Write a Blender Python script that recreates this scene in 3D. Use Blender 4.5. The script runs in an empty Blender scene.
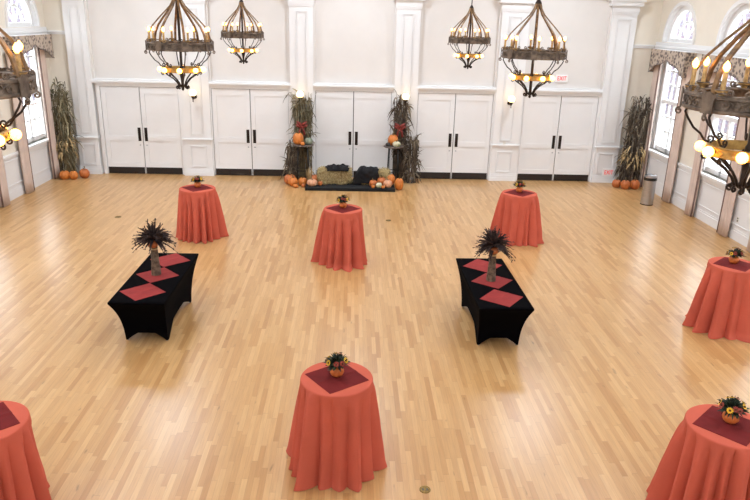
import bpy, math, random
from mathutils import Vector, Matrix
PI = math.pi
S = bpy.context.scene
COL = S.collection
rnd = random.Random(7)

# ------------------------------------------------------------------ mesh helpers
class MB:
    def __init__(s): s.v = []; s.f = []
    def quad(s, *pts):
        n = len(s.v); s.v += [tuple(p) for p in pts]; s.f.append(tuple(range(n, n + len(pts))))
    def box(s, x0, x1, y0, y1, z0, z1):
        n = len(s.v)
        s.v += [(x0,y0,z0),(x1,y0,z0),(x1,y1,z0),(x0,y1,z0),(x0,y0,z1),(x1,y0,z1),(x1,y1,z1),(x0,y1,z1)]
        for q in ((0,3,2,1),(4,5,6,7),(0,1,5,4),(1,2,6,5),(2,3,7,6),(3,0,4,7)): s.f.append(tuple(n+i for i in q))
    def frame(s, x0, x1, z0, z1, w, y0, y1):          # rectangular frame in the xz plane
        s.box(x0, x1, y0, y1, z0, z0+w); s.box(x0, x1, y0, y1, z1-w, z1)
        s.box(x0, x0+w, y0, y1, z0+w, z1-w); s.box(x1-w, x1, y0, y1, z0+w, z1-w)
    def grid(s, rows, closed=False):                  # rows of points -> quads
        n = len(s.v); m = len(rows[0])
        for r in rows: s.v += [tuple(p) for p in r]
        for i in range(len(rows)-1):
            for j in range(m if closed else m-1):
                k = (j+1) % m
                s.f.append((n+i*m+j, n+i*m+k, n+(i+1)*m+k, n+(i+1)*m+j))
        return n
    def lathe(s, prof, seg=24, c=(0,0,0), cap=True):
        rows = [[(c[0]+r*math.cos(2*PI*j/seg), c[1]+r*math.sin(2*PI*j/seg), c[2]+z) for j in range(seg)] for r, z in prof]
        n = s.grid(rows, True)
        if cap:
            if prof[0][0] > 1e-4: s.f.append(tuple(n+j for j in reversed(range(seg))))
            if prof[-1][0] > 1e-4: s.f.append(tuple(n+(len(prof)-1)*seg+j for j in range(seg)))
    def tube(s, pts, r, n=6, cap=True):
        pts = [Vector(p) for p in pts]; m = len(pts)
        rr = r if isinstance(r, (list, tuple)) else [r]*m
        rows = []; prev = None
        for i, p in enumerate(pts):
            t = (pts[min(i+1,m-1)] - pts[max(i-1,0)])
            t = t.normalized() if t.length > 1e-9 else Vector((0,0,1))
            a = prev if prev is not None else (Vector((0,0,1)) if abs(t.z) < .9 else Vector((1,0,0)))
            a = (a - t*a.dot(t)); a = a.normalized() if a.length > 1e-6 else t.orthogonal().normalized()
            prev = a; b = t.cross(a)
            rows.append([p + (a*math.cos(2*PI*k/n) + b*math.sin(2*PI*k/n))*rr[i] for k in range(n)])
        k0 = s.grid(rows, True)
        if cap:
            s.f.append(tuple(k0+j for j in reversed(range(n)))); s.f.append(tuple(k0+(m-1)*n+j for j in range(n)))
    def bar(s, pts, side, w, t):                      # flat bar: width w along `side`, thickness t
        pts = [Vector(p) for p in pts]; m = len(pts); rows = []
        side = Vector(side).normalized()
        for i, p in enumerate(pts):
            tg = (pts[min(i+1,m-1)] - pts[max(i-1,0)]).normalized()
            nn = tg.cross(side).normalized()
            rows.append([p+side*w/2+nn*t/2, p-side*w/2+nn*t/2, p-side*w/2-nn*t/2, p+side*w/2-nn*t/2])
        k0 = s.grid(rows, True)
        s.f.append((k0+3,k0+2,k0+1,k0)); e = k0+(m-1)*4; s.f.append((e,e+1,e+2,e+3))
    def leaf(s, pts, w, side=None, fold=.25):         # tapering folded leaf along pts
        pts = [Vector(p) for p in pts]; m = len(pts); rows = []
        for i, p in enumerate(pts):
            tg = (pts[min(i+1,m-1)] - pts[max(i-1,0)]).normalized()
            a = side if side is not None else tg.cross(Vector((0,0,1)))
            a = a.normalized() if a.length > 1e-5 else Vector((1,0,0))
            nn = tg.cross(a)
            u = i/(m-1); ww = w*max(.04, math.sin(PI*(.12+.88*u)))
            rows.append([p+a*ww/2, p+nn*ww*fold, p-a*ww/2])
        s.grid(rows)
    def ball(s, c, r, seg=14, rings=9, sc=(1,1,1)):
        prof = [(max(1e-5, math.sin(PI*i/rings)), -math.cos(PI*i/rings)) for i in range(rings+1)]
        rows = [[(c[0]+r*sc[0]*q*math.cos(2*PI*j/seg), c[1]+r*sc[1]*q*math.sin(2*PI*j/seg), c[2]+r*sc[2]*z) for j in range(seg)] for q, z in prof]
        s.grid(rows, True)
    def prism(s, poly, y0, y1):                       # polygon in xz extruded along y
        n = len(s.v); m = len(poly)
        s.v += [(x,y0,z) for x,z in poly] + [(x,y1,z) for x,z in poly]
        s.f.append(tuple(n+i for i in range(m))); s.f.append(tuple(n+m+i for i in reversed(range(m))))
        for i in range(m):
            k = (i+1) % m; s.f.append((n+i, n+m+i, n+m+k, n+k))
    def xf(s, M):
        s.v = [tuple(M @ Vector(p)) for p in s.v]; return s
    def build(s, name, mat, parent=None, smooth=False, loc=None, bevel=0):
        me = bpy.data.meshes.new(name); me.from_pydata(s.v, [], s.f); me.update()
        if smooth:
            for p in me.polygons: p.use_smooth = True
        o = bpy.data.objects.new(name, me); COL.objects.link(o); me.materials.append(mat)
        if parent is not None: o.parent = parent
        if loc is not None: o.location = loc
        if bevel:
            b = o.modifiers.new('bevel', 'BEVEL'); b.width = bevel; b.segments = 2; b.limit_method = 'ANGLE'
        if smooth == 'auto':
            try: me.set_sharp_from_angle(angle=math.radians(35))
            except Exception: pass
        return o

def empty(name, loc=(0,0,0), rz=0):
    o = bpy.data.objects.new(name, None); COL.objects.link(o)
    o.location = loc; o.rotation_euler = (0,0,rz); o.empty_display_size = .1
    return o
def tag(o, label, cat, group=None, kind=None):
    if label: o['label'] = label
    if cat: o['category'] = cat
    if group: o['group'] = group
    if kind: o['kind'] = kind
    return o
def struct(o):
    o['kind'] = 'structure'; return o
def copy_tree(o, parent=None):
    c = o.copy(); COL.objects.link(c)
    if parent is not None: c.parent = parent
    for ch in list(o.children): copy_tree(ch, c)
    return c

# ------------------------------------------------------------------ materials
def lin(c):
    return tuple((x/255/12.92 if x/255 <= .04045 else ((x/255+.055)/1.055)**2.4) for x in c) + (1,)
def mat(name, rgb, rough=.6, metal=0, spec=None, noise=0, nscale=8, bump=0, bscale=40, rgb2=None, sheen=0, stretch=None, emit=None, estr=0, island=None):
    m = bpy.data.materials.new(name); m.use_nodes = True
    nt = m.node_tree; b = nt.nodes['Principled BSDF']
    b.inputs['Base Color'].default_value = lin(rgb); b.inputs['Roughness'].default_value = rough
    b.inputs['Metallic'].default_value = metal
    if spec is not None: b.inputs['Specular IOR Level'].default_value = spec
    if sheen: b.inputs['Sheen Weight'].default_value = sheen
    tc = nt.nodes.new('ShaderNodeTexCoord'); mp = nt.nodes.new('ShaderNodeMapping')
    nt.links.new(tc.outputs['Object'], mp.inputs['Vector'])
    if stretch: mp.inputs['Scale'].default_value = stretch
    if noise or rgb2:
        n = nt.nodes.new('ShaderNodeTexNoise'); n.inputs['Scale'].default_value = nscale; n.inputs['Detail'].default_value = 4
        nt.links.new(mp.outputs['Vector'], n.inputs['Vector'])
        r = nt.nodes.new('ShaderNodeValToRGB')
        r.color_ramp.elements[0].position = .35; r.color_ramp.elements[1].position = .65
        r.color_ramp.elements[0].color = lin(rgb)
        r.color_ramp.elements[1].color = lin(rgb2) if rgb2 else lin(tuple(x*(1-noise) for x in rgb))
        nt.links.new(n.outputs['Fac'], r.inputs['Fac'])
        if island:
            g = nt.nodes.new('ShaderNodeNewGeometry'); r2 = nt.nodes.new('ShaderNodeValToRGB'); mx = nt.nodes.new('ShaderNodeMix'); mx.data_type = 'RGBA'; mx.inputs[0].default_value = .7
            for i_, c_ in enumerate(island):
                e_ = r2.color_ramp.elements[i_] if i_ < 2 else r2.color_ramp.elements.new(1)
                e_.color = lin(c_)
            for i_, e_ in enumerate(r2.color_ramp.elements): e_.position = i_/(len(island)-1)
            nt.links.new(g.outputs['Random Per Island'], r2.inputs['Fac'])
            nt.links.new(r.outputs['Color'], mx.inputs[6]); nt.links.new(r2.outputs['Color'], mx.inputs[7]); nt.links.new(mx.outputs[2], b.inputs['Base Color'])
        else: nt.links.new(r.outputs['Color'], b.inputs['Base Color'])
    if bump:
        n2 = nt.nodes.new('ShaderNodeTexNoise'); n2.inputs['Scale'].default_value = bscale; n2.inputs['Detail'].default_value = 3
        nt.links.new(mp.outputs['Vector'], n2.inputs['Vector'])
        bp = nt.nodes.new('ShaderNodeBump'); bp.inputs['Strength'].default_value = bump; bp.inputs['Distance'].default_value = .01
        nt.links.new(n2.outputs['Fac'], bp.inputs['Height']); nt.links.new(bp.outputs['Normal'], b.inputs['Normal'])
    if emit:
        b.inputs['Emission Color'].default_value = lin(emit); b.inputs['Emission Strength'].default_value = estr
    return m

def wood_floor():
    m = bpy.data.materials.new('oak_strip_floor'); m.use_nodes = True
    nt = m.node_tree; N = nt.nodes; L = nt.links; b = N['Principled BSDF']
    def math_(op, a, bb=None):
        n = N.new('ShaderNodeMath'); n.operation = op
        for i, x in enumerate((a, bb)):
            if x is None: continue
            if isinstance(x, (int, float)): n.inputs[i].default_value = x
            else: L.new(x, n.inputs[i])
        return n.outputs[0]
    geo = N.new('ShaderNodeTexCoord'); sp = N.new('ShaderNodeSeparateXYZ'); L.new(geo.outputs['Object'], sp.inputs[0])
    x, y = sp.outputs['X'], sp.outputs['Y']
    W = .062
    xr = math_('DIVIDE', x, W); row = math_('FLOOR', xr); fx = math_('FRACT', xr)
    w1 = N.new('ShaderNodeTexWhiteNoise'); w1.noise_dimensions = '1D'; L.new(row, w1.inputs['W'])
    ln = math_('ADD', math_('MULTIPLY', w1.outputs['Value'], .5), .55)
    yo = math_('ADD', y, math_('MULTIPLY', w1.outputs['Value'], 17.3))
    yc = math_('DIVIDE', yo, ln); cell = math_('FLOOR', yc); fy = math_('FRACT', yc)
    cv = N.new('ShaderNodeCombineXYZ'); L.new(row, cv.inputs[0]); L.new(cell, cv.inputs[1])
    w2 = N.new('ShaderNodeTexWhiteNoise'); w2.noise_dimensions = '2D'; L.new(cv.outputs[0], w2.inputs['Vector'])
    ramp = N.new('ShaderNodeValToRGB'); cr = ramp.color_ramp
    cr.elements[0].position = 0; cr.elements[0].color = lin(FLOOR_COLS[0])
    cr.elements[1].position = 1; cr.elements[1].color = lin(FLOOR_COLS[-1])
    for i, c in enumerate(FLOOR_COLS[1:-1]):
        e = cr.elements.new((.10, .35, .65, .9)[i]); e.color = lin(c)
    L.new(w2.outputs['Value'], ramp.inputs['Fac'])
    # grain
    mp = N.new('ShaderNodeMapping'); mp.inputs['Scale'].default_value = (34, 2.2, 1); L.new(geo.outputs['Object'], mp.inputs['Vector'])
    ad = N.new('ShaderNodeVectorMath'); ad.operation = 'ADD'; L.new(mp.outputs[0], ad.inputs[0])
    sc = N.new('ShaderNodeVectorMath'); sc.operation = 'SCALE'; sc.inputs['Scale'].default_value = 31; L.new(w2.outputs['Color'], sc.inputs[0]); L.new(sc.outputs[0], ad.inputs[1])
    nz = N.new('ShaderNodeTexNoise'); nz.inputs['Scale'].default_value = 1.5; nz.inputs['Detail'].default_value = 5; L.new(ad.outputs[0], nz.inputs['Vector'])
    mr = N.new('ShaderNodeMapRange'); mr.inputs['From Min'].default_value = .3; mr.inputs['From Max'].default_value = .72
    mr.inputs['To Min'].default_value = 1.05; mr.inputs['To Max'].default_value = .90; L.new(nz.outputs['Fac'], mr.inputs['Value'])
    # knots / scuffs: rare dark flecks
    nk = N.new('ShaderNodeTexNoise'); nk.inputs['Scale'].default_value = 1.0; nk.inputs['Detail'].default_value = 2
    mk = N.new('ShaderNodeMapping'); mk.inputs['Scale'].default_value = (14, 3.2, 1); L.new(geo.outputs['Object'], mk.inputs['Vector']); L.new(mk.outputs[0], nk.inputs['Vector'])
    mr2 = N.new('ShaderNodeMapRange'); mr2.inputs['From Min'].default_value = .70; mr2.inputs['From Max'].default_value = .78
    mr2.inputs['To Min'].default_value = 1; mr2.inputs['To Max'].default_value = .62; L.new(nk.outputs['Fac'], mr2.inputs['Value'])
    # joints
    ex = math_('LESS_THAN', math_('MINIMUM', fx, math_('SUBTRACT', 1, fx)), .018)
    ey = math_('LESS_THAN', math_('MINIMUM', fy, math_('SUBTRACT', 1, fy)), .003)
    j = math_('SUBTRACT', 1, math_('MULTIPLY', math_('MAXIMUM', ex, ey), .25))
    f = math_('MULTIPLY', math_('MULTIPLY', mr.outputs[0], mr2.outputs[0]), j)
    mx = N.new('ShaderNodeVectorMath'); mx.operation = 'SCALE'; L.new(ramp.outputs['Color'], mx.inputs[0]); L.new(f, mx.inputs['Scale'])
    L.new(mx.outputs[0], b.inputs['Base Color'])
    b.inputs['Roughness'].default_value = .29
    b.inputs['Specular IOR Level'].default_value = .6
    return m

def brick_mat():
    m = bpy.data.materials.new('pale_brick'); m.use_nodes = True
    nt = m.node_tree; b = nt.nodes['Principled BSDF']
    tc = nt.nodes.new('ShaderNodeTexCoord'); sp = nt.nodes.new('ShaderNodeSeparateXYZ'); cb = nt.nodes.new('ShaderNodeCombineXYZ')
    nt.links.new(tc.outputs['Object'], sp.inputs[0]); nt.links.new(sp.outputs['Y'], cb.inputs[0]); nt.links.new(sp.outputs['Z'], cb.inputs[1])
    t = nt.nodes.new('ShaderNodeTexBrick'); nt.links.new(cb.outputs[0], t.inputs['Vector'])
    t.inputs['Color1'].default_value = lin((92,70,76)); t.inputs['Color2'].default_value = lin((72,62,74)); t.inputs['Mortar'].default_value = lin((90,87,91))
    t.inputs['Scale'].default_value = 1; t.inputs['Brick Width'].default_value = .50; t.inputs['Row Height'].default_value = .19; t.inputs['Mortar Size'].default_value = .03
    nt.links.new(t.outputs['Color'], b.inputs['Base Color']); b.inputs['Roughness'].default_value = .9
    return m

def valance_mat():
    m = mat('floral_valance_fabric', (186,168,152), .85)
    nt = m.node_tree; b = nt.nodes['Principled BSDF']
    tc = nt.nodes['Texture Coordinate']
    v = nt.nodes.new('ShaderNodeTexVoronoi'); v.inputs['Scale'].default_value = 11; v.inputs['Randomness'].default_value = .8
    nt.links.new(tc.outputs['Object'], v.inputs['Vector'])
    n = nt.nodes.new('ShaderNodeTexNoise'); n.inputs['Scale'].default_value = 24; nt.links.new(tc.outputs['Object'], n.inputs['Vector'])
    a = nt.nodes.new('ShaderNodeMath'); a.operation = 'MULTIPLY_ADD'; a.inputs[1].default_value = .5
    nt.links.new(n.outputs['Fac'], a.inputs[0]); nt.links.new(v.outputs['Distance'], a.inputs[2])
    r = nt.nodes.new('ShaderNodeValToRGB'); r.color_ramp.elements[0].position = .56; r.color_ramp.elements[1].position = .78
    r.color_ramp.elements[0].color = lin((104,92,88)); r.color_ramp.elements[1].color = lin((186,168,150))
    nt.links.new(a.outputs[0], r.inputs['Fac']); nt.links.new(r.outputs['Color'], b.inputs['Base Color'])
    return m

def glass_mat():
    m = bpy.data.materials.new('window_glass'); m.use_nodes = True
    nt = m.node_tree; nt.nodes.remove(nt.nodes['Principled BSDF'])
    out = nt.nodes['Material Output']; t = nt.nodes.new('ShaderNodeBsdfTransparent'); g = nt.nodes.new('ShaderNodeBsdfGlossy')
    g.inputs['Roughness'].default_value = .03; mx = nt.nodes.new('ShaderNodeMixShader'); mx.inputs[0].default_value = .06
    nt.links.new(t.outputs[0], mx.inputs[1]); nt.links.new(g.outputs[0], mx.inputs[2]); nt.links.new(mx.outputs[0], out.inputs[0])
    return m

def emis(name, rgb, strength):
    m = bpy.data.materials.new(name); m.use_nodes = True
    b = m.node_tree.nodes['Principled BSDF']; b.inputs['Base Color'].default_value = lin((255,250,235))
    b.inputs['Emission Color'].default_value = lin(rgb); b.inputs['Emission Strength'].default_value = strength
    return m

FLOOR_COLS = [(176,129,78), (182,136,84), (190,146,94), (195,151,99), (202,160,109), (185,141,90)]
M = {}
M['floor'] = wood_floor()
M['white'] = mat('white_trim_paint', (230,228,226), .45, noise=.015, nscale=1.5)
M['wall_b'] = mat('off_white_wall_paint', (222,216,210), .7, noise=.015, nscale=2)
M['cream'] = mat('cream_wall_paint', (230,220,204), .75, noise=.02, nscale=2)
M['ceil'] = mat('white_ceiling_paint', (240,238,234), .8, noise=.01, nscale=1)
M['black_metal'] = mat('black_painted_metal', (22,20,20), .45, noise=.2, nscale=20)
M['kick'] = mat('black_kick_plate', (28,20,18), .4, noise=.1, nscale=5)
M['seal'] = mat('grey_door_seal', (120,116,114), .5, noise=.1)
M['bronze'] = mat('bronze_handle', (50,38,32), .4, .6, noise=.15)
M['iron'] = mat('aged_iron', (128,111,95), .6, .25, rgb2=(82,69,58), nscale=14, bump=.5, bscale=60)
M['iron_dark'] = mat('dark_wrought_iron', (66,54,46), .5, .6, rgb2=(44,36,32), nscale=20, bump=.3)
M['strap'] = mat('candle_lit_iron_strap', (150,114,72), .5, .3, rgb2=(98,74,52), nscale=18, bump=.3)  # warm candle glow on the straps is put into this brown
M['lit_ring'] = mat('globe_lit_ring', (206,168,96), .42, .5, rgb2=(166,128,70), nscale=20, bump=.4, bscale=50)  # yellow light from the globe bulbs painted into the ring colour
M['sleeve'] = mat('drip_candle_sleeve', (214,170,104), .55, noise=.25, nscale=30)
M['bulb'] = emis('warm_candle_bulb', (255,172,64), 9)
M['globe'] = emis('warm_globe_bulb', (255,176,62), 7)
M['sconce_globe'] = emis('warm_sconce_globe', (255,214,138), 3.2)
M['coral'] = mat('coral_linen', (200,96,75), .9, spec=.15, noise=.05, nscale=3, bump=.15, bscale=220)
M['burgundy'] = mat('burgundy_cloth', (116,35,34), .9, spec=.15, noise=.12, nscale=6, bump=.15, bscale=220)
M['wine'] = mat('brick_red_cloth', (150,55,52), .9, spec=.15, noise=.08, nscale=6, bump=.15, bscale=220)
M['spandex'] = mat('black_spandex', (5,4,6), 1.0, noise=.2, nscale=3, spec=.05)
M['black_cloth'] = mat('black_fleece', (16,15,18), .95, noise=.3, nscale=10, bump=.4, bscale=60)
M['steel'] = mat('brushed_steel', (190,190,192), .28, 1, noise=.08, nscale=4, stretch=(1,1,40))
M['pumpkin'] = mat('orange_pumpkin_skin', (208,126,52), .5, rgb2=(190,104,40), nscale=9, bump=.1)
M['pumpkin_deep'] = mat('deep_orange_pumpkin_skin', (190,108,52), .5, rgb2=(168,88,40), nscale=9, bump=.1)
M['pumpkin_buff'] = mat('buff_pumpkin_skin', (214,160,124), .55, rgb2=(198,140,106), nscale=9)
M['pumpkin_pale'] = mat('cream_green_gourd_skin', (222,212,180), .55, rgb2=(142,152,116), nscale=7)
M['pumpkin_green'] = mat('grey_green_pumpkin_skin', (112,122,104), .55, rgb2=(142,148,126), nscale=7)
M['gourd_dark'] = mat('dark_gourd_skin', (42,38,36), .6, rgb2=(66,56,46), nscale=8)
M['stem'] = mat('dry_stem', (122,104,66), .8, noise=.3, nscale=20)
M['clay'] = mat('orange_pumpkin_pot', (214,120,52), .5, rgb2=(196,98,44), nscale=12)
M['leaf'] = mat('dark_green_leaf', (44,58,38), .6, rgb2=(28,38,28), nscale=20, island=[(20,26,22),(40,52,38),(74,86,56)])
M['yellow'] = mat('yellow_petals', (242,190,44), .6, noise=.15, nscale=30)
M['brown_eye'] = mat('brown_flower_eye', (92,52,24), .8, noise=.2)
M['peach'] = mat('peach_petals', (240,176,136), .6, noise=.1, nscale=30)
M['rust'] = mat('rust_petals', (150,56,40), .7, noise=.2, nscale=30)
M['husk'] = mat('dried_corn_husk', (196,170,124), .85, rgb2=(160,132,90), nscale=10)
M['corn_leaf'] = mat('dried_corn_leaf', (134,124,96), .85, rgb2=(92,86,64), nscale=5, island=[(58,54,42),(112,104,80),(172,158,124)])
M['corn_leaf_dark'] = mat('dark_dried_corn_leaf', (112,98,80), .85, rgb2=(66,56,46), nscale=5, island=[(46,40,36),(100,88,72),(150,134,110)])
M['stalk'] = mat('corn_stalk', (128,112,78), .85, rgb2=(86,74,54), nscale=6)
M['stalk_dark'] = mat('brown_corn_stalk', (96,80,64), .85, rgb2=(62,52,44), nscale=6)
M['hay'] = mat('hay_straw', (188,164,112), .9, rgb2=(120,98,60), nscale=30, bump=.8, bscale=50, stretch=(1,1,2.5))
M['straw'] = mat('loose_straw', (200,178,128), .9, rgb2=(150,124,76), nscale=20, island=[(118,98,60),(186,164,112),(224,206,160)])
M['bow'] = mat('rust_red_ribbon', (138,50,40), .7, noise=.2, nscale=12)
M['plume'] = mat('dark_brown_plume', (54,38,38), .8, rgb2=(78,58,50), nscale=12, island=[(24,16,18),(48,34,34),(104,76,62)])
M['bark'] = mat('birch_bark_wrap', (128,106,84), .85, rgb2=(74,58,46), nscale=16, bump=.6, bscale=40)
M['slate'] = mat('dark_wood_stand_top', (112,98,88), .5, noise=.25, nscale=6, stretch=(8,1,1))
M['stage'] = mat('black_stage_carpet', (16,16,17), .9, noise=.2, nscale=30)
M['curtain'] = mat('taupe_curtain', (212,190,176), .8, noise=.06, nscale=3)
M['curtain_edge'] = mat('brown_curtain_edging', (124,100,90), .8, noise=.08, nscale=6)
M['valance'] = valance_mat()
M['cord'] = mat('grey_fringe', (134,118,112), .85, noise=.2, nscale=30)
M['glass'] = glass_mat()
M['brick'] = brick_mat()
M['plate'] = mat('ivory_switch_plate', (226,220,208), .4, noise=.03)
M['dark_slot'] = mat('dark_socket_slots', (70,66,62), .5, noise=.1)
M['sign'] = mat('white_sign_face', (242,238,234), .4, noise=.01)
M['red_letters'] = emis('red_lit_letters', (240,50,60), .4)
M['red_letters'].node_tree.nodes['Principled BSDF'].inputs['Base Color'].default_value = lin((205,30,40))
M['brass'] = mat('aged_brass', (150,122,66), .4, .8, rgb2=(110,88,50), nscale=40)
M['grass'] = mat('outside_ground', (150,150,140), .9, noise=.2, nscale=2)

# ------------------------------------------------------------------ room shell
YW = 20.12          # back wall surface; doors and pilasters stand in front of it
XW = 8.6
Y0 = -3.0
ZC = 7.0
b = MB(); b.box(-XW-.5, XW+.5, Y0, YW+.3, -.12, 0); struct(b.build('floor', M['floor']))
b = MB(); b.box(-XW-.5, XW+.5, Y0, YW+.3, ZC, ZC+.12); struct(b.build('ceiling', M['ceil']))
b = MB(); b.box(-XW-.5, XW+.5, YW, YW+.3, 0, ZC); struct(b.build('wall_back', M['wall_b']))
b = MB(); b.box(-XW-.5, XW+.5, Y0-.2, Y0, 0, 5.3); b.box(-XW-.5, XW+.5, Y0-.2, Y0, 5.75, ZC); struct(b.build('wall_front', M['wall_b']))  # high slot added behind the camera to let in frontal fill light

WINY = [18.78 - 2.98*k for k in range(7)]
OW = .84            # half width of a window opening
RV = .26            # depth of the reveal
ZS, ZT = 1.14, 3.74 # sill and head of the sash
ZL, ZR = 4.10, 4.22 # lunette base and springing line
def arch(yc, hw, zb, zs, n=20):
    pts = [(yc-hw, zb)]
    pts += [(yc - hw*math.cos(PI*i/n), zs + hw*1.0*math.sin(PI*i/n)) for i in range(n+1)]
    pts += [(yc+hw, zb)]
    return pts
def side_wall(sgn, name):
    X = sgn*XW; Xo = sgn*(XW+RV)
    b = MB()
    def q(y0, y1, z0, z1): b.quad((X,y0,z0),(X,y1,z0),(X,y1,z1),(X,y0,z1))
    prev = YW
    for yc in WINY:
        a0, a1 = yc-OW, yc+OW
        q(a1, prev, 0, ZC); q(a0, a1, 0, ZS); q(a0, a1, ZT, ZL); prev = a0
        ar = arch(yc, OW, ZL, ZR)
        for (p, z), (p2, z2) in zip(ar[1:-2], ar[2:-1]):
            b.quad((X,p,z),(X,p2,z2),(X,p2,ZC),(X,p,ZC))
        # reveals
        for (p, z), (p2, z2) in zip(ar, ar[1:] + ar[:1]):
            b.quad((X,p,z),(X,p2,z2),(Xo,p2,z2),(Xo,p,z))
        r = [(a0,ZS),(a1,ZS),(a1,ZT),(a0,ZT)]
        for (p, z), (p2, z2) in zip(r, r[1:] + r[:1]):
            b.quad((X,p,z),(X,p2,z2),(Xo,p2,z2),(Xo,p,z))
        # outer skin around the openings
        b.quad((Xo,a0-.7,0),(Xo,a1+.7,0),(Xo,a1+.7,ZS),(Xo,a0-.7,ZS)); b.quad((Xo,a0-.7,ZT),(Xo,a1+.7,ZT),(Xo,a1+.7,ZL),(Xo,a0-.7,ZL))
    q(Y0, prev, 0, ZC)
    return struct(b.build(name, M['cream']))
side_wall(1, 'wall_right'); side_wall(-1, 'wall_left')

def make_window(sgn):
    """local frame: origin on the wall face at floor level, +X into the reveal (mirrored for the left wall)"""
    root = empty('window', (0,0,0)); struct(root)
    f = lambda x: sgn*x
    def bx(b, x0, x1, y0, y1, z0, z1):
        x0, x1 = sorted((f(x0), f(x1))); b.box(x0, x1, y0, y1, z0, z1)
    # sash window
    b = MB(); d0, d1 = RV-.12, RV-.02
    w = .17
    bx(b, d0-.06, d1, -OW, -OW+w, ZS, ZT); bx(b, d0-.06, d1, OW-w, OW, ZS, ZT); bx(b, d0, d1, -OW, OW, ZT-.12, ZT)
    bx(b, d0, d1, -OW, OW, ZS, ZS+.12); bx(b, d0-.02, d1, -OW+w, OW-w, 2.46, 2.56)
    bx(b, d0, d1, -.035, .035, ZS, ZT)
    for s_ in (-1, 1):
        bx(b, d0+.03, d1-.02, s_*.35-.02, s_*.35+.02, ZS, ZT)
    for z in (1.70, 2.10, 2.96, 3.34): bx(b, d0+.03, d1-.02, -OW+w, OW-w, z-.02, z+.02)
    b.build('sash_frame', M['white'], root)
    b = MB(); bx(b, RV-.06, RV-.054, -OW+.02, OW-.02, ZS+.02, ZT-.02); b.build('pane', M['glass'], root)
    # lunette: arched frame, fan muntins
    b = MB(); n = 24
    def ring(r0, r1, x0, x1, zc=ZR, zb=None):
        rows = []
        for i in range(n+1):
            c, s_ = math.cos(PI*i/n), math.sin(PI*i/n)
            rows.append([(f(x), -c*r, zc + s_*r) for x, r in ((x0,r0),(x0,r1),(x1,r1),(x1,r0))])
        if zb is not None:
            rows.insert(0, [(p[0], p[1], zb) for p in rows[0]]); rows.append([(p[0], p[1], zb) for p in rows[-1]])
        b.grid(rows, True)
    ring(OW-.13, OW, d0-.06, d1, ZR, ZL); ring(.40, .44, d0+.02, d1-.02)
    bx(b, d0-.03, d1, -OW, OW, ZL, ZL+.11)
    for a in (26, 58, 90, 122, 154):
        c, s_ = math.cos(math.radians(a)), math.sin(math.radians(a))
        b.bar([(f(d0+.06), c*.42, ZR+s_*.42), (f(d0+.06), c*(OW-.08), ZR+s_*(OW-.08))], (1,0,0), .05, .028)
    for a in (45, 90, 135):
        c, s_ = math.cos(math.radians(a)), math.sin(math.radians(a))
        b.bar([(f(d0+.06), 0, ZR-.05), (f(d0+.06), c*.42, ZR+s_*.42)], (1,0,0), .05, .026)
    b.build('lunette_frame', M['white'], root)
    b = MB(); ar = arch(0, OW-.05, ZL+.05, ZR)
    b.quad(*[(f(RV-.06), y, z) for y, z in ar]); b.build('lunette_pane', M['glass'], root)
    # casing round the arch, sill
    b = MB(); ring(OW, OW+.09, -.045, 0.0, ZR, ZL); b.build('arch_casing', M['white'], root)
    b = MB(); bx(b, -.10, RV, -OW-.08, OW+.08, ZS-.06, ZS); bx(b, -.05, 0, -OW-.03, OW+.03, ZS-.16, ZS-.06); b.build('sill', M['white'], root)
    # white reveal linings
    b = MB()
    bx(b, .0, RV, -OW, -OW+.012, ZS, ZT); bx(b, .0, RV, OW-.012, OW, ZS, ZT); bx(b, 0, RV, -OW, OW, ZT-.012, ZT)
    ring(OW-.012, OW, 0, RV, ZR, ZL); bx(b, 0, RV, -OW, OW, ZL, ZL+.012)
    b.build('reveal_lining', M['white'], root)
    return root
k = 0
for sgn in (1, -1):
    proto = make_window(sgn)
    for i, yc in enumerate(WINY):
        o = proto if i == 0 else copy_tree(proto)
        k += 1; o.name = 'window_%d' % k; o.location = (sgn*XW, yc, 0)

# wainscot, chair rail, belt moulding, baseboards of the side walls
def wainscot(sgn, side):
    X = sgn*XW
    def bx(b, x0, x1, y0, y1, z0, z1):
        x0, x1 = sorted((X-sgn*x0, X-sgn*x1)); b.box(x0, x1, y0, y1, z0, z1)
    b = MB(); bx(b, 0, .03, Y0, YW, 0, .20); bx(b, 0, .018, Y0, YW, .20, .245); struct(b.build('baseboard_'+side, M['white']))
    b = MB(); bx(b, 0, .012, Y0, YW, .2, 1.05)
    last = YW
    for yc in WINY:
        segs = [(yc+OW+.1, last-.06)] if last - (yc+OW) > .3 else []
        last = yc-OW
        bx(b, 0, .055, yc+OW+.085, min(last+2*OW+2.98-2*OW-.085, YW), 1.05, 1.115)
        for a0, a1 in segs + [(yc-OW+.06, yc+OW-.06)]:
            if a1-a0 < .25: continue
            zt = .96 if a0 > yc else .92
            for (p, q_, r, t) in ((a0, a1, .33, .355), (a0, a1, zt-.025, zt), (a0, a0+.025, .355, zt-.025), (a1-.025, a1, .355, zt-.025)):
                bx(b, .012, .028, p, q_, r, t)
    struct(b.build('trim_wainscot_'+side, M['white']))
    b = MB(); bx(b, 0, .05, Y0, YW, 3.90, 3.96); bx(b, 0, .08, Y0, YW, 3.96, 4.0); bx(b, 0, .03, Y0, YW, 4.0, 4.09)
    struct(b.build('trim_belt_'+side, M['white']))
wainscot(1, 'right'); wainscot(-1, 'left')

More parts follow.
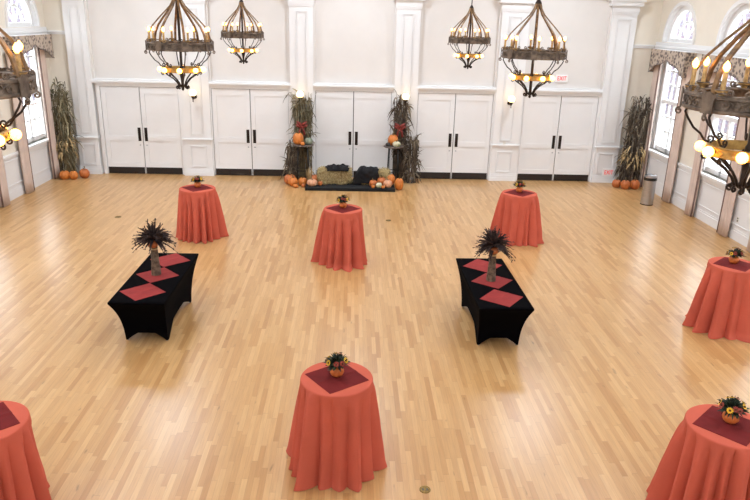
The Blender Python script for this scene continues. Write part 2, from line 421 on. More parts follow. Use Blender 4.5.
# ---- back wall: doors, pilasters, ledges
DOORS = [-6.155, -3.02, -.045, 2.91, 6.0]
DW, DH = 1.10, 2.53
for i, xc in enumerate(DOORS):
    root = empty('door', (xc, YW, 0)); root.name = 'door_%d' % (i+1); struct(root)
    b = MB(); b.box(-DW-.01, DW+.01, -.035, -.002, 0, DH); b.build('jamb_backing', M['seal'], root)
    for s_ in (-1, 1):
        x0, x1 = sorted((s_*.012, s_*(DW-.012)))
        b = MB(); b.box(x0, x1, -.07, -.036, .012, DH-.012)
        st = .125
        b.box(x0, x0+st, -.088, -.07, .012, DH-.012); b.box(x1-st, x1, -.088, -.07, .012, DH-.012)
        for z0, z1 in ((.012,.34), (.98,1.13), (DH-.20,DH-.012)): b.box(x0+st, x1-st, -.088, -.07, z0, z1)
        leaf = b.build('door_leaf', M['white'], root)
        b = MB(); b.box(x0+.012, x1-.012, -.094, -.088, .014, .205); b.build('kick_plate', M['kick'], leaf)
        hx = s_*.095
        b = MB(); b.box(hx-.042, hx+.042, -.096, -.088, .98, 1.37)
        b.tube([(hx, -.092, 1.03), (hx, -.135, 1.05), (hx, -.135, 1.30), (hx, -.092, 1.32)], .014, 8)
        b.build('pull_handle', M['bronze'], leaf)
        b = MB(); b.lathe([(.022,0),(.022,.008),(.012,.014)], 12); b.xf(Matrix.Translation((hx, -.083, .86)) @ Matrix.Rotation(PI/2, 4, 'X')); b.build('lock_cylinder', M['steel'], leaf)
    # casing
    b = MB(); b.box(-DW-.10, -DW, -.115, 0, 0, DH); b.box(DW, DW+.10, -.115, 0, 0, DH); b.box(-DW-.10, DW+.10, -.115, 0, DH, DH+.07)
    b.build('casing', M['white'], root)

PIL = [(-8.02,-7.43), (-4.96,-4.16), (-1.86,-1.20), (1.12,1.79), (4.06,4.84), (7.17,7.87)]
tr = 0
LEDGE = []
for i, (x0, x1) in enumerate(PIL):
    tr += 1
    b = MB(); F = YW-.16
    b.box(x0, x1, F, YW, 0, 4.85)
    # widening strip to the door casings and plinth
    b.box(x0-.03, x1+.03, F-.05, YW, 0, .10); b.box(x0-.022, x1+.022, F-.035, YW, .10, .17); b.box(x0-.012, x1+.012, F-.018, YW, .17, .21)
    b.box(x0-.035, x1+.035, F-.06, YW, 1.055, 1.09); b.box(x0-.02, x1+.02, F-.035, YW, 1.02, 1.055)
    w = x1-x0; px0, px1 = x0+w*.27, x1-w*.27
    if i in (0, 5): px0, px1 = x0+.15, x1-.15
    def pframe(a0, a1, z0, z1, t=.022):
        b.frame(a0, a1, z0, z1, t, F-.024, F); b.frame(a0+t+.012, a1-t-.012, z0+t+.012, z1-t-.012, .012, F-.012, F)
    pframe(px0, px1, 1.19, 4.68); pframe(px0-.05, px1+.05, .26, .88)
    # capital
    b.box(x0-.02, x1+.02, F-.02, YW, 4.80, 4.85); b.box(x0-.03, x1+.03, F-.03, YW, 4.85, 5.02); b.box(x0-.10, x1+.10, F-.10, YW, 5.02, 5.14)
    b.box(x0-.14, x1+.14, F-.14, YW, 5.14, 5.30)
    struct(b.build('trim_%d' % tr, M['white']))
# door head ledges and recessed wall panels with rounded top corners
edges = [PIL[0][1]] + [e for p in PIL[1:-1] for e in p] + [PIL[-1][0]]
for i in range(5):
    x0, x1 = edges[2*i], edges[2*i+1]
    tr += 1; b = MB()
    b.box(x0, x1, YW-.15, YW, 2.60, 2.65); b.box(x0, x1, YW-.19, YW, 2.65, 2.69); b.box(x0, x1, YW-.12, YW, 2.69, 2.74)
    struct(b.build('trim_%d' % tr, M['white']))
    tr += 1; b = MB()
    R_ = .28; zt = 5.22
    poly = [(x0, zt-R_-.4), (x0+.06, zt-R_-.4)] + [(x0+.06+R_-R_*math.cos(a), zt-R_+R_*math.sin(a)) for a in [PI/2*t/8 for t in range(9)]]
    poly += [(x1-.06-R_+R_*math.sin(a), zt-R_+R_*math.cos(a)) for a in [PI/2*t/8 for t in range(9)]] + [(x1-.06, zt-R_-.4), (x1, zt-R_-.4), (x1, 5.9), (x0, 5.9)]
    b.prism(poly, YW-.10, YW)
    b.box(x0, x0+.06, YW-.10, YW, 2.74, zt-R_-.4); b.box(x1-.06, x1, YW-.10, YW, 2.74, zt-R_-.4)
    struct(b.build('trim_%d' % tr, M['wall_b']))
# narrow wall bits beside the corners: base, belt, rail
b = MB()
for x0, x1 in ((-XW, -8.02), (7.87, XW)):
    b.box(x0, x1, YW-.03, YW, 0, .22); b.box(x0, x1, YW-.05, YW, 1.05, 1.115); b.box(x0, x1, YW-.05, YW, 3.90, 3.96); b.box(x0, x1, YW-.08, YW, 3.96, 4.0)
struct(b.build('baseboard_back', M['white']))

b = MB()
for x0, x1 in ((-XW, -8.02), (7.87, XW)): b.box(x0, x1, YW-.012, YW, .2, ZC)
struct(b.build('wall_back_corners', M['cream']))

# exterior seen through the panes
for sgn, nm in ((1,'right'), (-1,'left')):
    b = MB(); b.box(sgn*18.5-.15, sgn*18.5+.15, -6, 70, -.5, 6.3); struct(b.build('exterior_wall_'+nm, M['brick']))
b = MB()
for sgn in (1, -1):
    x0, x1 = sorted((sgn*9.2, sgn*18.3)); b.box(x0, x1, -6, 70, -.6, -.5)
struct(b.build('exterior_ground', M['grass']))

# ------------------------------------------------------------------ curtains and valances
def curtain_mesh(sgn, w=.36, dp=.13, h=3.55):
    rows = []; n = 36
    for iz in range(10):
        t = iz/9; z = h*(1-t) + .012; row = []
        sc = 1 + .12*t*math.sin(2.0*t)
        for j in range(n):
            a = 2*PI*j/n
            wy = w/2*sc*math.cos(a); wx = dp/2*math.sin(a)*(1 + .30*math.cos(5*math.cos(a)*2.2 + .5*math.sin(3*t)))
            row.append((sgn*wx, wy + .01*math.sin(7*t), z))
        rows.append(row)
    b = MB(); k0 = b.grid(rows, True); b.f.append(tuple(k0+j for j in range(n))); b.f.append(tuple(k0+9*n+j for j in range(n)))
    return b
def make_curtain(sgn, x, y, edge, label):
    root = empty('curtain', (x, y, 0)); tag(root, label, 'curtain', 'taupe curtains at the tall windows')
    curtain_mesh(sgn).build('drape', M['curtain'], root, smooth=True)
    b = MB(); b.tube([(-sgn*.03, edge*.185 + .01*math.sin(7*t/9)*1, 3.55*(1-t/9)+.014) for t in range(10)], .022, 8)
    b.build('edging', M['curtain_edge'], root, smooth=True)
    return root
CX = XW-.11
make_curtain(1, CX, 19.56, -1, 'taupe curtain between the corn stalks and the far right window')
make_curtain(1, CX, 17.74, 1, 'taupe curtain just behind the steel trash can on the right wall')
make_curtain(1, CX, 16.42, -1, 'third taupe curtain from the far corner along the right wall')
make_curtain(1, CX, 14.74, 1, 'taupe curtain beside the wall socket on the right wall')
make_curtain(1, CX, 13.50, -1, 'sliver of taupe curtain cut off at the right edge, behind the hanging lamp')
make_curtain(-1, -CX, 19.36, -1, 'taupe curtain beside the corn stalks in the left corner')
make_curtain(-1, -CX, 17.64, 1, 'taupe curtain at the near side of the left window, below the hanging lamp')
make_curtain(-1, -CX, 16.32, -1, 'taupe curtain cut off at the left edge of the picture, second left window')

def make_valance(sgn, x, y, hw, label):
    root = empty('window_valance', (x, y, 3.31)); tag(root, label, 'valance', 'patterned valances over the tall windows')
    def zb(u):                                        # lower outline, u in -1..1
        a = abs(u)
        if a > .80: return .05 - .08*(a-.8)/.2 + (.05 if a < .9 else 0)*0
        return .05 + .20*(1-(a/.8)**2)**.5 + .10*math.exp(-(a/.16)**2)
    zt = .60; n = 40; D = .17
    us = [-1 + 2*i/n for i in range(n+1)]
    b = MB()
    for x0, x1 in ((-D, -D+.025),):
        rows = []
        for u in us:
            zl = zb(u) + .012*math.sin(u*40)
            rows.append([(sgn*x0, u*hw, zt), (sgn*x0, u*hw, zl), (sgn*x1, u*hw, zl), (sgn*x1, u*hw, zt)])
        k0 = b.grid(rows, True)
    for e in (-1, 1):
        y0, y1 = sorted((e*hw, e*(hw-.025)))
        xx = sorted((-sgn*D, sgn*.10)); b.box(xx[0], xx[1], y0, y1, zb(1)+.004, zt-.003)
    tb = MB(); xx = sorted((-sgn*(D-.026), sgn*.10)); tb.box(xx[0], xx[1], -hw+.026, hw-.026, zt-.035, zt+.002)
    b.build('pelmet', M['valance'], root)
    tb.build('top_board', M['white'], root)
    b = MB(); b.tube([(-sgn*(D+.004), u*hw, zb(u) + .012*math.sin(u*40)) for u in us], .014, 6); b.build('fringe', M['cord'], root, smooth=True)
    return root
VX = XW-.105
make_valance(1, VX, WINY[0]-.08, 1.06, 'patterned valance over the right window nearest the corn stalks')
make_valance(1, VX, WINY[1]-.04, 1.06, 'patterned valance behind the lit candles of the near right hanging lamp')
make_valance(-1, -VX, WINY[0]-.08, 1.08, 'patterned valance over the window on the left wall')
for s_ in (1, -1):
    pass

# ------------------------------------------------------------------ chandeliers
def spiral(cx, cz, r0, turns, start, dirn, n=16):
    return [(cx + r0*(1-.8*i/n)*math.cos(start + dirn*2*PI*turns*i/n), cz + r0*(1-.8*i/n)*math.sin(start + dirn*2*PI*turns*i/n)) for i in range(n+1)]
def on_cyl(R, pts, th0, z0=0):                         # (arc length, z) -> point on a cylinder
    return [(R*math.cos(th0+a/R), R*math.sin(th0+a/R), z0+z) for a, z in pts]
def make_chandelier(pc=15, ps=8, pg=39):
    root = empty('chandelier')
    R = .468; H = .116; z0 = -H/2; z1 = H/2
    # upper ring with rims and relief
    b = MB()
    b.lathe([(R-.018,z0),(R,z0),(R+.012,z0+.008),(R+.012,z0+.024),(R,z0+.03),(R,z1-.03),(R+.012,z1-.024),(R+.012,z1-.008),(R,z1),(R-.018,z1),(R-.018,z0)], 64, cap=False)
    b.lathe([(R-.10,z1-.012),(R-.018,z1-.012),(R-.018,z1-.004),(R-.10,z1-.004),(R-.10,z1-.012)], 64, cap=False)
    for i in range(8):
        th = math.radians(ps + 45*i + 22.5)
        for s_ in (-1, 1):
            p = spiral(s_*.07, 0, .033, 1.2, PI/2, s_); b.tube(on_cyl(R+.004, p, th), .006, 5)
            p = [(s_*.07, .033), (s_*.03, .01), (0, -.02)]; b.tube(on_cyl(R+.004, p, th), .006, 5)
            p = spiral(s_*.055, z1+.022, .022, 1.1, -PI/2, -s_); b.tube(on_cyl(R-.004, p, th), .007, 5)
            b.tube(on_cyl(R-.004, [(s_*.055, z1), (s_*.10, z1+.020), (s_*.14, z1+.012)], th), .008, 5)
        b.tube(on_cyl(R+.004, [(.02*math.cos(a), .028*math.sin(a)) for a in [2*PI*j/10 for j in range(11)]], th), .006, 5)
    for s in range(8):                                # small scroll feet hanging from the rim
        th = math.radians(ps + 45*s)
        c, n_ = math.cos(th), math.sin(th)
        p = spiral(R+.02, z0-.03, .024, 1.25, PI*.6, -1)
        b.tube([(r*c, r*n_, z) for r, z in p], .0075, 5)
    b.build('upper_ring', M['iron'], root, smooth='auto')
    for i in range(8):
        th = math.radians(ps + 45*i)
        # shield plate with eared outline wrapped round the ring
        out = [(-.045,z0-.003),(.045,z0-.003),(.045,z1-.03),(.056,z1-.012),(.052,z1+.012),(.036,z1+.004),(.02,z1+.016),(0,z1+.022),(-.02,z1+.016),(-.036,z1+.004),(-.052,z1+.012),(-.056,z1-.012),(-.045,z1-.03)]
        b = MB(); m = len(out)
        A = on_cyl(R+.012, out, th); B = on_cyl(R+.021, out, th)
        k0 = len(b.v); b.v += A + B
        b.f.append(tuple(k0+m+j for j in range(m))); b.f.append(tuple(k0+j for j in reversed(range(m))))
        for j in range(m): b.f.append((k0+j, k0+(j+1) % m, k0+m+(j+1) % m, k0+m+j))
        pl = b.build('shield_plate', M['iron'], root)
        # strap curving up to the crown
        c, n_ = math.cos(th), math.sin(th)
        prof = [(.95,.06),(.955,.2),(.905,.40),(.79,.61),(.60,.82),(.40,1.02),(.23,1.20),(.125,1.38),(.085,1.53)]
        b = MB(); b.bar([(R*r*c, R*r*n_, R*z) for r, z in prof], (-n_, c, 0), .032, .017)
        b.build('strap', M['strap'], root, smooth='auto')
    for i in range(8):
        th = math.radians(pc + 45*i); r = R-.032; p = (r*math.cos(th), r*math.sin(th))
        b = MB(); b.lathe([(.018,z1-.008),(.02,z1+.012),(.042,z1+.022),(.046,z1+.030),(.036,z1+.034),(.015,z1+.034),(.0145,z1+.142),(.011,z1+.148)], 12, (p[0],p[1],0))
        cd = b.build('candle', M['sleeve'], root, smooth='auto')
        b = MB(); b.lathe([(.009,0),(.017,.012),(.022,.026),(.019,.042),(.010,.056),(.003,.066)], 12, (p[0],p[1],z1+.148)); b.build('flame_bulb', M['bulb'], cd, smooth=True)
        b = MB(); b.lathe([(.043,z1+.0305),(.046,z1+.033),(.047,z1+.038),(.040,z1+.037),(.018,z1+.036)], 14, (p[0],p[1],0)); b.build('drip_dish', M['iron'], cd, smooth=True)
    # lower ring
    zl = -.335; r2 = .268; h2 = .035
    b = MB(); b.lathe([(r2-.012,zl-h2),(r2,zl-h2),(r2+.008,zl-h2+.008),(r2,zl-h2+.016),(r2,zl+h2-.016),(r2+.008,zl+h2-.008),(r2,zl+h2),(r2-.012,zl+h2),(r2-.012,zl-h2)], 48, cap=False)
    for i in range(16):
        th = 2*PI*i/16 + .1
        b.tube(on_cyl(r2+.003, [(.026*math.cos(a), .012*math.sin(a)) for a in [2*PI*j/8 for j in range(9)]], th, zl), .0045, 4)
    b.build('lower_ring', M['lit_ring'], root, smooth='auto')
    for i in range(8):
        th = math.radians(pg + 45*i); c, n_ = math.cos(th), math.sin(th); r = r2+.045
        b = MB(); b.ball((r*c, r*n_, zl), .038, 16, 10); g = b.build('globe_bulb', M['globe'], root, smooth=True)
        b = MB(); b.tube([(r2*c, r2*n_, zl), ((r2+.014)*c, (r2+.014)*n_, zl)], .016, 8); b.build('socket', M['iron_dark'], g)
    for i in range(8):
        th = math.radians(ps + 45*i); c, n_ = math.cos(th), math.sin(th)
        pr = [(.43,z0+.0),(.445,z0-.03),(.425,z0-.07),(.375,z0-.14),(.325,zl+.10),(.293,zl+.055),(.26,zl+.045)]
        p2 = spiral(.257, zl+.068, .026, 1.2, -PI/2, -1)
        b = MB(); b.tube([(r*c, r*n_, z) for r, z in pr], .008, 6); b.tube([(r*c, r*n_, z) for r, z in p2], [.008*(1-.4*j/16) for j in range(17)], 6)
        b.build('scroll_arm', M['iron_dark'], root, smooth=True)
        p3 = spiral(r2+.005, zl-h2-.022, .022, 1.2, PI/2, -1)
        pr = [(r2-.005,zl-h2+.004),(.21,zl-.075),(.13,zl-.13),(.075,zl-.19),(.055,zl-.235),(.04,zl-.25)]
        b = MB(); b.tube([(r*c, r*n_, z) for r, z in p3], .007, 5)
        if True:
            b.tube([(r*c, r*n_, z) for r, z in pr], .010, 6)
            p4 = spiral(.075, zl-.262, .024, 1.2, PI/2, -1); b.tube([(r*c, r*n_, z) for r, z in p4], .009, 5)
        b.build('lower_scroll', M['iron_dark'], root, smooth=True)
    b = MB(); b.lathe([(.006,zl-.31),(.016,zl-.30),(.02,zl-.285),(.012,zl-.27),(.03,zl-.255),(.034,zl-.235),(.022,zl-.215),(.022,zl-.05),(.03,zl-.03),(.03,zl+.03),(.02,zl+.05),(.02,.64),(.044,.68),(.048,.73),(.03,.76),(.018,.78)], 14)
    b.build('center_column', M['iron_dark'], root, smooth='auto')
    top = ZC - CHZ
    b = MB(); b.tube([(0,0,.75), (0,0,top-.05)], .012, 8); b.lathe([(.012,top-.09),(.05,top-.06),(.09,top-.03),(.10,top)], 20); b.build('hanging_rod', M['iron_dark'], root, smooth='auto')
    return root
CHZ = 4.097
CH = [(-1,2,'iron chandelier cut off by the left edge of the picture'),
      (1,2,'large iron chandelier at the right edge, in front of the windows'),
      (-1,1,'iron chandelier hanging in front of the first pair of doors from the left'),
      (1,1,'iron chandelier hanging just left of the exit sign over the last pair of doors'),
      (-1,0,'small looking iron chandelier above the second pair of doors from the left'),
      (1,0,'small looking iron chandelier above the fourth pair of doors from the left')]
proto = None
for s_, kk, lab in CH:
    o = make_chandelier() if proto is None else copy_tree(proto)
    proto = proto or o
    o.location = (s_*2.6356 + ((.02 if s_ == 1 else -.02) if kk == 2 else 0), 16.588-6*kk, CHZ)
    o.rotation_euler.z = math.radians((-7 if (s_, kk) == (1, 1) else 0)) - math.atan2(s_*2.6356 + .0827, 16.588-6*kk)
    tag(o, lab, 'chandelier', 'six matching two-tier chandeliers')

# ------------------------------------------------------------------ wall sconces, signs, plates
def make_sconce():
    root = empty('wall_sconce')
    b = MB(); b.lathe([(.055,0),(.055,.015),(.03,.03)], 16); b.xf(Matrix.Translation((0,0,-.14)) @ Matrix.Rotation(PI/2,4,'X'))
    b.tube([(0,-.03,-.14),(0,-.16,-.18),(0,-.28,-.15),(0,-.28,-.10)], .012, 8)
    b.lathe([(.004,-.26),(.016,-.235),(.01,-.21),(.02,-.17),(.045,-.12),(.06,-.085),(.06,-.075)], 16, (0,-.28,0))
    b.build('bracket', M['iron_dark'], root, smooth='auto')
    b = MB(); b.ball((0,-.28,0), .10, 20, 12); b.build('globe_shade', M['sconce_globe'], root, smooth=True)
    return root
proto = None
for x, z, lab in ((-4.565,2.43,'lit globe wall sconce on the pilaster between the first and second doors'), (-1.56,2.45,'lit globe wall sconce in front of the corn stalks left of the center doors'),
                  (1.43,2.45,'lit globe wall sconce in front of the corn stalks right of the center doors'), (4.46,2.44,'lit globe wall sconce on the pilaster left of the last doors')):
    o = make_sconce() if proto is None else copy_tree(proto); proto = proto or o
    o.location = (x, YW-.161, z); tag(o, lab, 'wall light', 'globe sconces along the back wall')

def exit_sign(x, y, z, w, h, label):
    root = empty('exit_sign', (x, y, z)); tag(root, label, 'exit sign')
    b = MB(); b.box(-w/2, w/2, -.04, 0, -h/2, h/2); b.build('housing', M['sign'], root, bevel=.006)
    cu = bpy.data.curves.new('exit_lettering', 'FONT'); cu.body = 'EXIT'; cu.align_x = 'CENTER'; cu.align_y = 'CENTER'; cu.size = h*.80; cu.extrude = .002; cu.offset = .0
    o = bpy.data.objects.new('exit_lettering', cu); COL.objects.link(o); o.parent = root; o.location = (0, -.044, 0); o.rotation_euler = (PI/2, 0, 0)
    bpy.context.view_layer.update()
    me = bpy.data.meshes.new_from_object(o.evaluated_get(bpy.context.evaluated_depsgraph_get()))
    bpy.data.objects.remove(o); bpy.data.curves.remove(cu)
    xs = [v.co.x for v in me.vertices]; k_ = w*.72/(max(xs)-min(xs))
    for v in me.vertices: v.co.x *= k_
    me.materials.clear(); me.materials.append(M['red_letters']); me.name = 'exit_lettering'
    o = bpy.data.objects.new('exit_lettering', me); COL.objects.link(o); o.parent = root; o.location = (0, -.044, 0); o.rotation_euler = (PI/2, 0, 0)
exit_sign(5.96, YW-.002, 3.01, .36, .21, 'white EXIT sign with red letters mounted high above the last doors')
exit_sign(7.64, YW-.162, .31, .36, .22, 'white EXIT sign with red letters low on the pilaster near the floor')

def plate(name, label, cat, loc, rz, slots):
    root = empty(name, loc, rz); tag(root, label, cat)
    b = MB(); b.box(-.04, .04, -.008, 0, -.06, .06); b.build('cover_plate', M['plate'], root, bevel=.003)
    b = MB()
    if slots:
        for z in (-.028, .028): b.box(-.018, .018, -.011, -.0075, z-.017, z+.017)
    else: b.box(-.012, .012, -.014, -.0075, -.022, .022)
    b.build('sockets' if slots else 'rocker', M['dark_slot'] if slots else M['plate'], root)
plate('wall_outlet', 'ivory power socket low on the right wall by a curtain', 'wall socket', (XW-.013, 14.42, .47), -PI/2, True)
plate('light_switch', 'ivory switch plate on the pilaster left of the last doors', 'light switch', (4.42, YW-.161, 1.12), 0, False)
plate('light_switch', 'pale switch plate on the left wall between the two curtains', 'light switch', (-XW+.001, 17.0, 2.1), PI/2, False)

def floor_disc(x, y, label, r=.058):
    root = empty('floor_outlet', (x, y, 0)); tag(root, label, 'floor outlet', 'round floor outlets')
    b = MB(); b.lathe([(r,0),(r,.004),(r*.92,.007),(r*.86,.004),(.001,.004)], 28); b.build('cover', M['brass'], root, smooth='auto')
    b = MB(); b.box(-.03, -.012, -.014, .014, .004, .006); b.box(.012, .03, -.014, .014, .004, .006); b.build('flap', M['dark_slot'], root)
floor_disc(.715, 5.80, 'round brass floor outlet in front of the nearest coral table')
floor_disc(-5.52, 15.5, 'dark floor outlet out on the floor left of the back left coral table', .075)
floor_disc(.814, 15.54, 'small floor outlet on bare floor in front of the black platform', .065)

# ------------------------------------------------------------------ draped cocktail tables
TH, TR = 1.06, .374
def cloth(seed, flare=.10, pool=0):
    r_ = random.Random(seed); b = MB(); n = 360
    N = r_.choice((15, 16, 17)); wd = [r_.uniform(.65,1.45) for _ in range(N)]; tot = sum(wd)
    edge = [0]
    for q in wd: edge.append(edge[-1] + q/tot*2*PI)
    am = [r_.choice((.5,.85,1.1,1.5)) for _ in range(N)]; sk = [r_.uniform(.32,.68) for _ in range(N)]; st = [r_.uniform(0,.12) for _ in range(N)]
    def wave(th):                                      # one rounded ridge per pleat with a sharp valley between
        t = th % (2*PI)
        for i in range(N):
            if edge[i] <= t <= edge[i+1]:
                u = (t-edge[i])/(edge[i+1]-edge[i]); c = sk[i]
                q = u/c if u < c else (1-u)/(1-c)
                return (.35*math.sin(q*PI/2)+.65*q**.75)*am[i] - .66, st[i]
        return -.5, 0
    rows = []
    for k_ in range(7):                               # top disc
        rr = TR*(.0001 + k_/6*.955)
        rows.append([(rr*math.cos(2*PI*j/n), rr*math.sin(2*PI*j/n), TH+.004) for j in range(n)])
    for a in (25, 55, 85):
        A = math.radians(a)
        rows.append([((TR-.017+.017*math.sin(A))*math.cos(2*PI*j/n), (TR-.017+.017*math.sin(A))*math.sin(2*PI*j/n), TH+.004-.017*(1-math.cos(A))) for j in range(n)])
    K = 26
    for k_ in range(1, K+1):
        t = k_/K; row = []
        z = (TH-.013)*(1-t) + .006
        for j in range(n):
            th = 2*PI*j/n
            w, s0 = wave(th + .04*math.sin(2.3*t+seed+th)*t)
            tt = max(0, (t-s0)/(1-s0))
            w2 = .3*math.sin(2*th+seed) + .25*math.sin(3*th+2*seed)
            r = TR + flare*(t**1.1)*(1+.14*w2) + w*(.150*tt**.5)
            if t > .92: r += (t-.92)/.08*(.012+pool*max(0,math.sin(2*th+seed*.7)))
            row.append((r*math.cos(th), r*math.sin(th), z))
        rows.append(row)
    b.grid(rows, True)
    return b
def topper(w=.475):
    b = MB(); n = 12; rows = []
    for i in range(n+1):
        row = []
        for j in range(n+1):
            x, y = (i/n-.5)*w, (j/n-.5)*w
            row.append((x, y, .0035 + (.004*math.exp(-(y/.012)**2)) + (.002*math.exp(-(x/.012)**2))))
        rows.append(row)
    b.grid(rows)
    low = [[(p[0], p[1], .0005) for p in r] for r in rows]; b.grid(low[::-1])
    per = [(i,0) for i in range(n)] + [(n,j) for j in range(n)] + [(n-i,n) for i in range(n)] + [(0,n-j) for j in range(n)]
    b.grid([[rows[i][j] for i, j in per], [low[i][j] for i, j in per]], True)
    return b

def pumpkin_mb(R, H, ribs=10, seed=0, dent=.10, lean=0):
    r_ = random.Random(seed); ph = r_.random()*6
    b = MB(); seg = ribs*6; rows = []; K = 14
    for k_ in range(K+1):
        a = PI*k_/K; row = []
        for j in range(seg):
            th = 2*PI*j/seg
            rib = 1 - dent*(1-abs(math.sin(ribs*th/2 + ph))**.6)*min(1, math.sin(a)*1.6)
            rr = R*max(.03, math.sin(a)**.85 if a > 0 else .03)*rib
            z = H/2*(1-math.cos(a))
            dip = .12*H*math.exp(-(rr/(R*.32))**2)
            z += dip if k_ < K/2 else -dip
            row.append((rr*math.cos(th) + lean*z, rr*math.sin(th), z))
        rows.append(row)
    k0 = b.grid(rows, True); b.f.append(tuple(k0+j for j in reversed(range(seg)))); b.f.append(tuple(k0+K*seg+j for j in range(seg)))
    zmin = min(p[2] for p in b.v); b.v = [(p[0], p[1], p[2]-zmin) for p in b.v]
    return b
def pumpkin(x, y, z, R, H, mt, label, group=None, name='pumpkin', seed=0, ribs=10, tilt=(0,0), stem=True):
    root = empty(name, (x, y, z)); root.rotation_euler = (tilt[0], tilt[1], seed*1.3)
    tag(root, label, 'gourd' if name == 'gourd' else 'pumpkin', group)
    pumpkin_mb(R, H, ribs, seed).build('rind', M[mt], root, smooth=True)
    if stem:
        b = MB(); b.tube([(0,0,H*.80), (0,0,H*.95), (.06*R,.02,H*1.05), (.2*R,.04*R,H*1.16)], [R*.16, R*.10, R*.085, R*.10], 7); b.build('stem', M['stem'], root, smooth=True)
    return root

def blossom(b, eye, c, d, r, petals=11):
    d = Vector(d).normalized(); a = d.orthogonal().normalized(); e = d.cross(a); c = Vector(c)
    for i in range(petals):
        t = 2*PI*i/petals; q = a*math.cos(t)+e*math.sin(t); s_ = d.cross(q)
        p0 = c+q*r*.25; p1 = c+q*r*.7+d*r*.18; p2 = c+q*r+d*r*.1
        b.quad(p0-s_*r*.10, p1-s_*r*.22, p2, p1+s_*r*.22, p0+s_*r*.10)
        b.quad(p0+s_*r*.10-d*.002, p1+s_*r*.22-d*.002, p2-d*.002, p1-s_*r*.22-d*.002, p0-s_*r*.10-d*.002)
    eye.ball(c+d*r*.12, r*.30, 8, 5)
def arrangement(x, y, z, seed, label, sc=1):
    r_ = random.Random(seed)
    root = empty('flower_arrangement', (x, y, z)); tag(root, label, 'flower arrangement', 'pumpkin pot centerpieces on the coral tables')
    root.scale = (sc*1.12,)*3
    b = pumpkin_mb(.066, .118, 9, seed, .06); b.build('pumpkin_pot', M['clay'], root, smooth=True)
    b = MB()
    for i in range(210):
        th = r_.random()*2*PI; el = math.asin(r_.uniform(-.15, 1)); L_ = r_.uniform(.07,.155)
        d = Vector((math.cos(th)*math.cos(el), math.sin(th)*math.cos(el), math.sin(el)*.75))
        s0 = Vector((0,0,.112)) + d*.03; s1 = Vector((0,0,.115)) + d*L_
        mid = (s0+s1)/2 + Vector((0,0,.015))
        b.leaf([s0, (s0+mid)/2, mid, (mid+s1)/2, s1], r_.uniform(.016,.028), d.cross(Vector((r_.uniform(-.4,.4), r_.uniform(-.4,.4), 1))))
    b.build('foliage', M['leaf'], root)
    kinds = ['yellow','yellow','yellow','yellow','yellow','rust','rust','peach','yellow','rust']
    for i, kd in enumerate(kinds):
        th = 2*PI*i/len(kinds)*3 + r_.uniform(-.3,.3); el = math.radians((35, 62, 20)[i % 3] + r_.uniform(-8,8))
        d = Vector((math.cos(th)*math.cos(el), math.sin(th)*math.cos(el), math.sin(el)))
        c = Vector((0,0,.115)) + Vector((d.x*.105, d.y*.105, d.z*.10))
        fb, eb = MB(), MB(); blossom(fb, eb, c, d, .029 if kd != 'peach' else .036)
        fo = fb.build('blossom', M[kd], root)
        eb.build('flower_eye', M['brown_eye'], fo, smooth=True)
    return root

TABLES = [ # x, y, seed, topper angle, pool, place phrase, arrangement?
  (-.205, 6.21, 3, 35, .0, 'front center, nearest the viewer', True),
  (-.235, 12.70, 11, 44, .06, 'mid floor before the black platform', True),
  (-3.33, 14.15, 5, 42, .0, 'at the back left near the first doors', True),
  (3.54, 14.18, 8, 44, .02, 'at the back right before the last doors', True),
  (5.90, 9.80, 21, 42, .07, 'by the right wall, cut by the picture edge', True),
  (3.455, 5.37, 13, 42, .0, 'in the bottom right corner', True),
  (-3.345, 5.37, 17, 42, .0, 'in the bottom left corner', False)]
for x, y, sd, ang, pool, ph, arr in TABLES:
    t = empty('cocktail_table', (x, y, 0)); tag(t, 'round high-top cocktail table under coral cloth, ' + ph, 'table', 'high-top cocktail tables')
    b = MB(); b.lathe([(TR-.03,TH-.03),(TR-.02,TH-.025),(TR-.02,TH-.005),(TR-.03,TH-.002)], 40); b.build('tabletop', M['slate'], t)
    b = MB(); b.lathe([(.035,.02),(.035,TH-.03)], 16); b.build('pole', M['black_metal'], t)
    b = MB(); b.lathe([(.26,0),(.26,.012),(.10,.025),(.04,.06)], 32); b.build('pedestal_base', M['black_metal'], t)
    o = cloth(sd, .10 + pool*.4, pool).build('tablecloth', M['coral'], None, smooth=True, loc=(x, y, 0))
    o.rotation_euler.z = sd
    tag(o, 'coral floor-length tablecloth hanging in folds, ' + ph, 'tablecloth', 'coral cloths on the high-top tables')
    o = topper().build('table_topper', M['burgundy'], None, loc=(x, y, TH+.0045)); o.rotation_euler.z = math.radians(ang)
    tag(o, 'square burgundy topper on the coral table ' + ph, 'table topper', 'burgundy squares on the coral tables')
    if arr: arrangement(x + (.03 if sd == 13 else 0), y + (.02 if sd == 3 else .04), TH+.0125, sd, 'flowers in pumpkin pot on table ' + ph)

